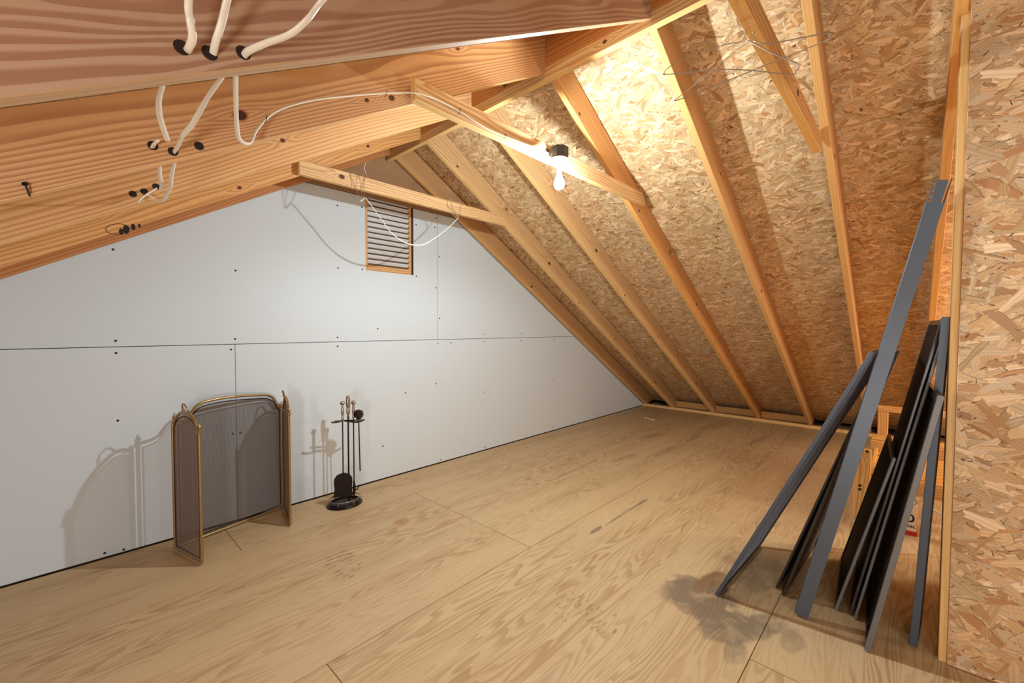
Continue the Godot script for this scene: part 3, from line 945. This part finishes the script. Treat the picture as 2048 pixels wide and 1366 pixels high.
func build_hangers() -> void:
	# over the near tie: the hooks go up behind it
	var hook := func(x: float, z: float, y: float) -> Array:
		return [Vector3(x - 0.02, 2.305, -0.418), Vector3(x - 0.01, 2.325, -0.424), Vector3(x, 2.32, -0.432), Vector3(x, 2.29, -0.425), Vector3(x, 2.262, z), Vector3(x, y + 0.012, z)]
	var a: Array = hook.call(1.50, -0.405, 2.235)
	a += [Vector3(1.502, 2.236, -0.42), Vector3(1.50, 2.247, -0.475), Vector3(1.50, 2.246, -0.54), Vector3(1.50, 2.256, -0.61), Vector3(1.50, 2.247, -0.656), Vector3(1.50, 2.235, -0.666), Vector3(1.50, 2.226, -0.655), Vector3(1.50, 2.160, -0.45), Vector3(1.50, 2.079, -0.285), Vector3(1.50, 2.080, -0.268), Vector3(1.50, 2.10, -0.265), Vector3(1.50, 2.165, -0.335), Vector3(1.50, 2.215, -0.385), Vector3(1.502, 2.232, -0.402)]
	hanger_wire("coat_hanger", a, "pale wire coat hanger on the tie over the shaded roof panel")
	var b: Array = hook.call(1.525, -0.39, 2.24)
	b += [Vector3(1.527, 2.240, -0.40), Vector3(1.525, 2.225, -0.44), Vector3(1.525, 2.19, -0.52), Vector3(1.525, 2.150, -0.612), Vector3(1.525, 2.142, -0.630), Vector3(1.525, 2.136, -0.622), Vector3(1.525, 2.142, -0.40), Vector3(1.525, 2.150, -0.205), Vector3(1.525, 2.160, -0.194), Vector3(1.525, 2.172, -0.205), Vector3(1.525, 2.205, -0.34), Vector3(1.525, 2.225, -0.375), Vector3(1.527, 2.236, -0.388)]
	hanger_wire("coat_hanger", b, "dull grey wire coat hanger slung beside the pale one on its tie")
	# on the tie by the gable wall, folded so that their ends meet below
	for h in [[1.45, "left", "bent wire hanger with hook end up, hung at the louvre's left"], [2.19, "right", "bent wire hanger with open hook, hung right of the louvre"]]:
		var x: float = h[0]
		var kn := Vector3(1.395, 2.172, -2.70) if h[1] == "left" else Vector3(2.222, 2.208, -2.70)
		var pts := [Vector3(x + 0.06, 2.455, -2.745), Vector3(x + 0.03, 2.452, -2.735), Vector3(x - 0.005, 2.44, -2.73), Vector3(x - 0.012, 2.40, -2.742), Vector3(x + 0.005, 2.375, -2.75), Vector3(x - 0.005, 2.34, -2.75), Vector3(x - 0.02, 2.27, -2.74), kn + Vector3(0.02, 0.02, 0), kn,
			kn + Vector3(-0.005, -0.012, 0.0), kn + Vector3(-0.012, 0.02, 0), Vector3(x - 0.09, 2.28, -2.745), Vector3(x - 0.11, 2.36, -2.752), Vector3(x - 0.08, 2.358, -2.77), Vector3(x - 0.05, 2.355, -2.75), kn + Vector3(0.0, 0.03, 0.004), kn + Vector3(0.004, 0.0, 0.004)]
		if h[1] == "right":
			pts = [Vector3(x - 0.03, 2.475, -2.72), Vector3(x - 0.06, 2.468, -2.715), Vector3(x - 0.075, 2.44, -2.715), Vector3(x - 0.04, 2.412, -2.72), Vector3(x - 0.01, 2.39, -2.735), Vector3(x + 0.0, 2.355, -2.75), Vector3(x + 0.012, 2.30, -2.745), kn + Vector3(-0.005, 0.02, 0), kn,
				kn + Vector3(-0.02, 0.03, 0), Vector3(x - 0.03, 2.30, -2.748), Vector3(x - 0.02, 2.356, -2.76), Vector3(x + 0.02, 2.358, -2.78), Vector3(x + 0.11, 2.355, -2.76), Vector3(x + 0.095, 2.31, -2.748), kn + Vector3(0.03, 0.04, 0), kn + Vector3(0.004, 0.0, 0.004)]
		hanger_wire("coat_hanger", pts, h[2], 0.0017)
	org = Vector3(1.395, 2.165, -2.70)
	var st := begin()
	tube(st, smooth_path([Vector3(1.395, 2.165, -2.70), Vector3(1.42, 2.19, -2.70), Vector3(1.45, 2.165, -2.70), Vector3(1.53, 2.08, -2.70), Vector3(1.60, 2.005, -2.70), Vector3(1.68, 1.955, -2.70), Vector3(1.77, 1.932, -2.70), Vector3(1.88, 1.945, -2.70), Vector3(1.99, 2.01, -2.70), Vector3(2.12, 2.11, -2.70), Vector3(2.20, 2.185, -2.70), Vector3(2.222, 2.207, -2.70)]), 0.0042, 8, 0.0026, Vector3(0, 0.5, 1), false, 3.0)
	single("hanging_cord", st, M.cord, "white cord drooping between two bent hangers in front of the louvred vent", "cord")

# ------------------------------------------------------------------ fire screen and tools
func top_at(prof: Array, s: float) -> float:
	for i in prof.size() - 1:
		if s <= prof[i + 1].x:
			return lerpf(prof[i].y, prof[i + 1].y, clampf((s - prof[i].x) / maxf(1e-5, prof[i + 1].x - prof[i].x), 0, 1))
	return prof[-1].y

func screen_panel(o: Node3D, a: Vector3, b: Vector3, prof: Array) -> void:
	var dir := (b - a).normalized()
	var w := a.distance_to(b)
	var nrm := dir.cross(Vector3.UP)
	var at := func(s: float, y: float) -> Vector3: return a + dir * s + Vector3(0, y, 0)
	var pts := []
	var y0 := 0.012
	for k in 4:
		pts.append(at.call(0.0, lerpf(y0, prof[0].y - 0.01, k / 3.0)))
	var arch := []
	for p in prof:
		arch.append(at.call(p.x, p.y))
	arch = smooth_path(arch, 4)
	var st := begin()
	tube(st, pts, 0.0075, 10)
	part("post", st, M.brass, o)
	st = begin()
	tube(st, [at.call(w, y0), at.call(w, prof[-1].y - 0.01)], 0.0075, 10)
	part("post", st, M.brass, o)
	st = begin()
	tube(st, arch, 0.0085, 10)
	part("arched_rail", st, M.brass, o)
	st = begin()
	tube(st, [at.call(0.0, 0.016), at.call(w, 0.016)], 0.0075, 10)
	part("bottom_rail", st, M.brass, o)
	# thin frame that holds the mesh
	var inner := []
	for p in prof:
		inner.append(at.call(clampf(p.x, 0.016, w - 0.016), p.y - 0.024))
	inner = smooth_path(inner, 4)
	inner.push_front(at.call(0.016, 0.034))
	inner.append(at.call(w - 0.016, 0.034))
	inner.append(at.call(0.016, 0.034))
	st = begin()
	tube(st, inner, 0.0036, 6)
	part("inner_frame", st, M.iron, o)
	st = begin()
	var pitch := 0.0030
	var r := 0.0005
	var s := 0.018
	while s < w - 0.016:
		wire(st, at.call(s, 0.034), at.call(s, top_at(prof, s) - 0.026), r, nrm)
		s += pitch
	var y := 0.036
	var ymax := 0.0
	for p in prof:
		ymax = maxf(ymax, p.y)
	while y < ymax - 0.026:
		var s0 := -1.0
		var s1 := -1.0
		for k in 101:
			var q := lerpf(0.016, w - 0.016, k / 100.0)
			if top_at(prof, q) - 0.026 >= y:
				if s0 < 0.0:
					s0 = q
				s1 = q
		if s1 > s0:
			wire(st, at.call(s0, y), at.call(s1, y), r, nrm)
		y += pitch
	part("woven_mesh", st, M.fire_mesh, o, "fine dark wire mesh", "stuff")

func build_fire_screen() -> void:
	var hl := Vector3(0.443, 0, -3.147)
	var hr := Vector3(1.075, 0, -3.300)
	var nl := Vector3(0.504, 0, -2.829)
	var nr := Vector3(1.011, 0, -2.965)
	var o := thing("fire_screen", "folding three panel brass fire screen with dark mesh, standing against the grey wall", "fire screen", Vector3(0.75, 0, -3.1))
	var mid := [Vector2(0.0, 0.765), Vector2(0.045, 0.767), Vector2(0.075, 0.780), Vector2(0.095, 0.812), Vector2(0.122, 0.842), Vector2(0.165, 0.857), Vector2(0.26, 0.865), Vector2(0.378, 0.862), Vector2(0.50, 0.851), Vector2(0.555, 0.841), Vector2(0.590, 0.818), Vector2(0.610, 0.782), Vector2(0.628, 0.752), Vector2(hl.distance_to(hr), 0.737)]
	screen_panel(o, hl, hr, mid)
	var wing := [Vector2(0.0, 0.765), Vector2(0.025, 0.768), Vector2(0.055, 0.80), Vector2(0.10, 0.828), Vector2(0.16, 0.837), Vector2(0.22, 0.828), Vector2(0.262, 0.80), Vector2(0.295, 0.758), Vector2(hl.distance_to(nl), 0.748)]
	screen_panel(o, hl + Vector3(-0.012, 0, 0.016), nl, wing)
	var wing2 := [Vector2(0.0, 0.740), Vector2(0.035, 0.75), Vector2(0.08, 0.80), Vector2(0.14, 0.835), Vector2(0.20, 0.838), Vector2(0.26, 0.815), Vector2(0.30, 0.775), Vector2(0.33, 0.758), Vector2(hr.distance_to(nr), 0.755)]
	screen_panel(o, hr + Vector3(0.006, 0, 0.018), nr, wing2)
	for p in [[hl, 0.768], [hr, 0.738], [nl, 0.752], [nr, 0.758]]:
		var st := begin()
		var c: Vector3 = p[0] + Vector3(0, p[1], 0)
		lathe(st, [Vector2(0.009, -0.016), Vector2(0.013, -0.010), Vector2(0.013, 0.0), Vector2(0.006, 0.006), Vector2(0.010, 0.014), Vector2(0.011, 0.021), Vector2(0.006, 0.030), Vector2(0.0035, 0.038), Vector2(0.004, 0.044), Vector2(0.0, 0.048)], c, 14)
		part("finial", st, M.old_brass, o)
	for p in [[hl, nl], [hr, nr]]:
		var m: Vector3 = (p[0] + p[1]) / 2
		var d: Vector3 = (p[1] - p[0]).normalized()
		var st := begin()
		var ring := []
		for k in 17:
			var a := PI * k / 16
			ring.append(m + d * cos(a) * 0.036 + Vector3(0, 0.842 + sin(a) * 0.044, 0) + d.cross(Vector3.UP) * sin(a) * 0.012)
		tube(st, ring, 0.0038, 8)
		for e in [-1, 1]:
			ball(st, m + d * 0.036 * e + Vector3(0, 0.844, 0), 0.0085)
		part("handle", st, M.old_brass, o)

func build_fire_tools() -> void:
	var c := Vector3(1.424, 0, -3.055)
	var o := thing("fireplace_tool_stand", "dark stand with oval footed base and hooks for fireplace tools, by the grey wall", "tool stand", c)
	var st := begin()
	lathe(st, [Vector2(0.0, 0.0), Vector2(0.118, 0.0), Vector2(0.120, 0.006), Vector2(0.112, 0.014), Vector2(0.106, 0.016), Vector2(0.102, 0.024), Vector2(0.094, 0.026), Vector2(0.090, 0.016), Vector2(0.0, 0.014)], c, 36, Vector3.UP, Vector2(1.08, 0.93))
	part("base", st, M.iron, o)
	var ring := []
	for k in 36:
		var a := TAU * k / 36
		ring.append(c + Vector3(cos(a) * 0.112, 0.046, sin(a) * 0.097))
	st = begin()
	tube(st, ring, 0.0035, 8, 0.0, Vector3.ZERO, true)
	for k in 6:
		var a := TAU * k / 6 + 0.3
		tube(st, [c + Vector3(cos(a) * 0.112, 0.012, sin(a) * 0.097), c + Vector3(cos(a) * 0.112, 0.046, sin(a) * 0.097)], 0.003, 6)
	part("gallery_rail", st, M.pewter, o)
	var px := c + Vector3(0.032, 0, 0.0)
	st = begin()
	tube(st, [px + Vector3(0, 0.014, 0), px + Vector3(0, 0.68, 0)], 0.0062, 10)
	lathe(st, [Vector2(0.0062, 0.10), Vector2(0.011, 0.12), Vector2(0.011, 0.21), Vector2(0.0062, 0.23)], px, 12)
	part("pole", st, M.iron, o)
	st = begin()
	lathe(st, [Vector2(0.006, 0.66), Vector2(0.014, 0.69), Vector2(0.012, 0.72), Vector2(0.016, 0.75), Vector2(0.015, 0.79), Vector2(0.010, 0.81), Vector2(0.0, 0.812)], px, 14)
	part("grip", st, M.pewter, o)
	st = begin()
	tube(st, smooth_path([c + Vector3(-0.10, 0.632, 0.012), c + Vector3(-0.06, 0.628, 0.02), c + Vector3(-0.02, 0.634, 0.02), px + Vector3(0, 0.618, 0.012), c + Vector3(0.08, 0.606, 0.02), c + Vector3(0.12, 0.606, 0.02), c + Vector3(0.155, 0.612, 0.01)], 4), 0.0062, 8)
	tube(st, smooth_path([c + Vector3(-0.06, 0.628, -0.02), px + Vector3(0, 0.622, -0.012), c + Vector3(0.12, 0.608, -0.02)], 4), 0.0055, 8)
	part("hook_bar", st, M.iron, o)
	# shovel
	var sx := c + Vector3(-0.022, 0, 0.024)
	o = thing("fireplace_shovel", "fireplace shovel with ball topped handle hanging at the left of the tool stand", "shovel", sx + Vector3(0, 0.1, 0))
	st = begin()
	tube(st, [sx + Vector3(0, 0.20, 0), sx + Vector3(0, 0.645, 0)], 0.0048, 8)
	part("shaft", st, M.iron, o)
	st = begin()
	lathe(st, [Vector2(0.005, 0.63), Vector2(0.009, 0.65), Vector2(0.007, 0.67), Vector2(0.0105, 0.70), Vector2(0.0085, 0.73), Vector2(0.005, 0.75)], sx, 12)
	ball(st, sx + Vector3(0, 0.764, 0), 0.0165)
	part("grip", st, M.pewter, o)
	st = begin()
	var pan := PackedVector2Array()
	for p in [[-0.062, 0.078], [-0.052, 0.10], [-0.050, 0.14], [-0.054, 0.175], [-0.052, 0.205], [-0.036, 0.232], [0.0, 0.246], [0.036, 0.232], [0.052, 0.205], [0.054, 0.175], [0.050, 0.14], [0.052, 0.10], [0.062, 0.078]]:
		pan.append(Vector2(p[0] * 1.2, p[1] * 1.06 - 0.012))
	var yaw := Basis(Vector3.UP, deg_to_rad(-22))
	prism(st, pan, -0.003, 0.003, 0.001, Vector2.DOWN, Vector2.ZERO, Transform3D(yaw, sx))
	part("pan", st, M.iron, o)
	# poker
	var kx := c + Vector3(0.062, 0, 0.024)
	o = thing("fireplace_poker", "fireplace poker with ball topped handle, hooked tip down, right of the stand's pole", "poker", kx + Vector3(0, 0.05, 0))
	st = begin()
	tube(st, [kx + Vector3(0, 0.10, 0), kx + Vector3(0, 0.64, 0)], 0.0048, 8)
	lathe(st, [Vector2(0.005, 0.06), Vector2(0.010, 0.08), Vector2(0.011, 0.13), Vector2(0.0048, 0.17)], kx, 10)
	tube(st, smooth_path([kx + Vector3(0, 0.11, 0), kx + Vector3(0.018, 0.092, 0.0), kx + Vector3(0.032, 0.105, 0.0), kx + Vector3(0.036, 0.125, 0.0)], 4), 0.0042, 8)
	tube(st, [kx + Vector3(0, 0.03, 0), kx + Vector3(0, 0.10, 0)], 0.0055, 8)
	part("shaft", st, M.iron, o)
	st = begin()
	lathe(st, [Vector2(0.005, 0.63), Vector2(0.009, 0.65), Vector2(0.007, 0.67), Vector2(0.010, 0.69), Vector2(0.0085, 0.73), Vector2(0.005, 0.745)], kx, 12)
	ball(st, kx + Vector3(0, 0.757, 0), 0.0165)
	part("grip", st, M.pewter, o)
	# brush, hung head up
	var bx := c + Vector3(0.092, 0, 0.045)
	o = thing("fireplace_brush", "fireplace brush hung head up, round dark bristle head above its rod", "brush", bx + Vector3(0, 0.24, 0))
	st = begin()
	tube(st, [bx + Vector3(0.008, 0.235, 0), bx + Vector3(0, 0.62, 0)], 0.0048, 8)
	part("shaft", st, M.iron, o)
	st = begin()
	lathe(st, [Vector2(0.0, 0.618), Vector2(0.02, 0.620), Vector2(0.026, 0.628), Vector2(0.012, 0.636)], bx, 16)
	part("ferrule", st, M.pewter, o)
	st = begin()
	var rn := RandomNumberGenerator.new()
	rn.seed = 12
	var bc := bx + Vector3(0, 0.668, 0)
	ball(st, bc, 0.031)
	for k in 420:
		var d := Vector3(rn.randfn(), rn.randfn(), rn.randfn()).normalized()
		wire(st, bc + d * 0.026, bc + d * rn.randf_range(0.035, 0.042), 0.0008, d.cross(Vector3(0.3, 0.7, 0.2)).normalized())
	part("bristles", st, M.bristle, o, "round head of dark bristles", "stuff")

# ------------------------------------------------------------------ window screens
func insect_screen(bn: Vector3, bf: Vector3, tn: Vector3, edge: String, label: String, fw := 0.022, ft := 0.010, wires := true) -> void:
	var o := thing("window_screen", label, "window screen", bn, "dark window screens leaning by the partition")
	var w := bn.distance_to(bf)
	var h := bn.distance_to(tn)
	var x := (bf - bn).normalized()
	var y := (tn - bn).normalized()
	y = (y - x * x.dot(y)).normalized()
	var z := x.cross(y)
	var xf := Transform3D(Basis(x, y, z), bn + Vector3(0, 0.004, 0))
	for s in [[0.0, fw, edge], [w - fw, w, "bronze"]]:
		var st := begin()
		prism(st, rect(s[0], 0, s[1], h), -ft / 2, ft / 2, 0.0015, Vector2.DOWN, Vector2.ZERO, xf)
		part("stile", st, M[s[2]], o)
	for s in [0.0, h - fw]:
		var st := begin()
		prism(st, rect(fw, s, w - fw, s + fw), -ft / 2, ft / 2, 0.0015, Vector2.RIGHT, Vector2.ZERO, xf)
		part("rail", st, M.bronze, o)
	var st := begin()
	var pitch := 0.0022
	var r := 0.00048
	var q := fw
	while q < w - fw:
		wire(st, xf * Vector3(q, fw * 0.6, 0), xf * Vector3(q, h - fw * 0.6, 0), r, z)
		q += pitch
	q = fw
	while q < h - fw:
		wire(st, xf * Vector3(fw * 0.6, q, 0.0004), xf * Vector3(w - fw * 0.6, q, 0.0004), r, z)
		q += pitch
	part("insect_mesh", st, M.lit_mesh if edge == "steel_blue" else M.screen_mesh, o, "fine black insect mesh", "stuff")

func build_screens() -> void:
	insect_screen(Vector3(2.188, 0, -0.671), Vector3(2.878, 0, -0.643), Vector3(2.165, 1.228, -0.109), "steel_blue", "leftmost dark window screen of the leaning stack, standing apart from the rest", 0.024, 0.016)
	insect_screen(Vector3(2.46, 0, -0.468), Vector3(3.03, 0, -0.436), Vector3(2.44, 1.05, -0.128), "bronze", "shorter dark window screen just left of the tall grey channel, frontmost of two")
	insect_screen(Vector3(2.415, 0, -0.430), Vector3(3.10, 0, -0.40), Vector3(2.377, 1.227, -0.072), "bronze", "dark window screen leaning directly against the tall grey channel", 0.022, 0.012)
	insect_screen(Vector3(2.457, 0, -0.226), Vector3(3.015, 0, -0.259), Vector3(2.469, 0.757, -0.040), "edge_sheen", "shortest dark window screen, its pale near edge ending at mid height", 0.022, 0.012)
	insect_screen(Vector3(2.462, 0, -0.174), Vector3(3.07, 0, -0.195), Vector3(2.450, 1.357, 0.092), "bronze", "tall dark window screen right behind the shortest one", 0.022, 0.010)
	insect_screen(Vector3(2.440, 0, -0.155), Vector3(3.05, 0, -0.155), Vector3(2.430, 1.348, 0.105), "edge_sheen", "tall dark window screen with a thin pale edge, second behind the shortest one", 0.022, 0.010)
	insect_screen(Vector3(2.229, 0, -0.099), Vector3(2.83, 0, -0.125), Vector3(2.245, 1.070, 0.086), "edge_sheen", "window screen with the broad near edge painted pale for its sheen, foot farthest forward", 0.026, 0.020)
	insect_screen(Vector3(2.400, 0, 0.037), Vector3(2.60, 0, 0.052), Vector3(2.335, 1.366, 0.093), "steel_blue", "narrow bluish window screen closest to the partition edge", 0.024, 0.026)
	# tall channel
	var a := Vector3(2.285, 0.0, -0.335)
	var b := Vector3(2.330, 1.80, 0.055)
	var o := thing("metal_channel", "tallest leaning piece, a blue grey metal channel with a notched two pronged top", "channel", a)
	var y := (b - a).normalized()
	var x := Vector3(0.12, 0.0, 1.0)
	x = (x - y * x.dot(y)).normalized()
	var z := x.cross(y)
	var xf := Transform3D(Basis(x, y, z), a + Vector3(0, 0.012, 0))
	var l := a.distance_to(b)
	var st := begin()
	prism(st, PackedVector2Array([Vector2(-0.026, 0), Vector2(0.026, 0), Vector2(0.026, l), Vector2(0.016, l + 0.0), Vector2(0.016, l + 0.085), Vector2(-0.016, l + 0.085), Vector2(-0.016, l), Vector2(-0.026, l)]), -0.0015, 0.0015, 0.0006, Vector2.DOWN, Vector2.ZERO, xf)
	part("web", st, M.steel_blue, o)
	for s in [-1, 1]:
		st = begin()
		var fx := Basis(-z, y, x)
		prism(st, PackedVector2Array([Vector2(0.0, 0), Vector2(0.03, 0), Vector2(0.03, l), Vector2(0.012, l + 0.095), Vector2(0.0, l + 0.085)]), -0.0015, 0.0015, 0.0006, Vector2.DOWN, Vector2.ZERO, Transform3D(fx, xf.origin + x * 0.0245 * s))
		part("flange", st, M.steel_blue, o)

# ------------------------------------------------------------------ things behind the stack
func build_chair() -> void:
	var o := thing("slatted_bench", "low honey coloured pine bench with slatted seat, behind the leaning screens", "bench", Vector3(4.1, 0, 0.1))
	var m: Material = M.honey_pine
	var st: SurfaceTool
	for s in [[-0.27, "front"], [0.42, "far"]]:
		st = begin()
		bar(st, Vector3(3.80, 0.0, s[0] + 0.045), Vector3(3.80, 0.49, s[0] + 0.045), Vector3(0, 0, 1), 0.09, 0.028, 0.004)
		var lg := part("leg", st, m, o)
		for y in [0.205, 0.232]:
			st = begin()
			lathe(st, [Vector2(0.010, 0.0), Vector2(0.010, 0.0012), Vector2(0.0, 0.0014)], Vector3(3.7862, y, s[0] + 0.035), 12, Vector3(-1, 0, 0))
			part("bolt_hole", st, M.hole, lg)
		st = begin()
		bar(st, Vector3(4.69, 0.0, s[0] + 0.115), Vector3(4.69, 0.675, s[0] + 0.115), Vector3(0, 0, 1), 0.066, 0.03, 0.004)
		part("rear_post", st, m, o)
		st = begin()
		bar(st, Vector3(3.83, 0.285, s[0] + 0.09), Vector3(4.66, 0.375, s[0] + 0.09), Vector3.UP, 0.055, 0.024, 0.003)
		part("side_rail", st, m, o)
	st = begin()
	bar(st, Vector3(3.826, 0.262, -0.19), Vector3(3.826, 0.262, 0.44), Vector3.UP, 0.075, 0.022, 0.003)
	part("front_rail", st, m, o)
	for k in 8:
		st = begin()
		var t := k / 7.0
		var x := lerpf(3.85, 4.37, t)
		var y := 0.318 + 0.030 * t
		bar(st, Vector3(x, y, -0.205), Vector3(x, y, 0.50), Vector3(1, 0.05, 0), 0.060, 0.016, 0.003)
		part("seat_slat", st, m, o)
	st = begin()
	bar(st, Vector3(4.43, 0.385, -0.215), Vector3(4.43, 0.385, 0.50), Vector3.UP, 0.095, 0.024, 0.004)
	part("back_rail", st, m, o)
	for k in 4:
		st = begin()
		var x := 4.475 + 0.062 * k
		bar(st, Vector3(x, 0.440 - 0.004 * k, -0.212), Vector3(x, 0.440 - 0.004 * k, 0.50), Vector3(1, -0.05, 0), 0.046, 0.018, 0.003)
		part("shelf_slat", st, m, o)
	st = begin()
	bar(st, Vector3(4.69, 0.656, -0.19), Vector3(4.69, 0.656, 0.58), Vector3.UP, 0.048, 0.04, 0.004)
	part("top_rail", st, m, o)
	# solvent can
	var c := Vector3(3.735, 0, -0.008)
	o = thing("metal_can", "tall rectangular metal can, pale with a red band and dark lettering, by the bench", "can", c)
	st = begin()
	box(st, c + Vector3(0, 0.118, 0), Vector3(0.085, 0.176, 0.13), 0.008)
	part("body", st, M.can_white, o)
	st = begin()
	box(st, c + Vector3(0, 0.016, 0), Vector3(0.0856, 0.030, 0.1306), 0.006)
	part("base_band", st, M.can_red, o)
	st = begin()
	box(st, c + Vector3(0, 0.209, 0), Vector3(0.080, 0.008, 0.124), 0.003)
	lathe(st, [Vector2(0.017, 0.21), Vector2(0.017, 0.232), Vector2(0.020, 0.232), Vector2(0.020, 0.246), Vector2(0.0, 0.247)], c + Vector3(-0.01, 0, 0.035), 16)
	part("cap", st, M.can_steel, o)
	for w in [["O", 0.070, 0.112, 0.0], ["ABL", 0.022, 0.060, 0.0]]:
		var tm := TextMesh.new()
		tm.text = w[0]
		var fnt := SystemFont.new()
		fnt.font_names = PackedStringArray(["Droid Sans"])
		fnt.font_weight = 700
		tm.font = fnt
		tm.font_size = 64
		tm.pixel_size = w[1] / 64.0
		tm.depth = 0.001
		tm.horizontal_alignment = HORIZONTAL_ALIGNMENT_RIGHT
		var ti := MeshInstance3D.new()
		ti.name = "lettering"
		ti.mesh = tm
		ti.material_override = M.ink
		ti.transform = Transform3D(Basis(Vector3(0, 0, 1), Vector3(0, 1, 0), Vector3(-1, 0, 0)), Vector3(-0.0432, w[2], 0.055))
		o.add_child(ti, true)

func build_small() -> void:
	org = Vector3(3.80, 0.2, 0.07)
	var st := begin()
	tube(st, [Vector3(3.75, 0.205, 0.075), Vector3(3.76, 0.165, 0.16), Vector3(3.77, 0.12, 0.26)], 0.006, 8)
	single("white_stick", st, M.white_wood, "thin white stick slanting down behind the metal can", "stick")
	org = Vector3(5.82, 0.0, -2.74)
	st = begin()
	bar(st, Vector3(5.865, 0.006, -2.83), Vector3(5.78, 0.006, -2.65), Vector3(1, 0, 0.4), 0.035, 0.010, 0.002)
	single("wood_offcut", st, M.chip, "small pale wood offcut on the floor near the rafter feet", "offcut")
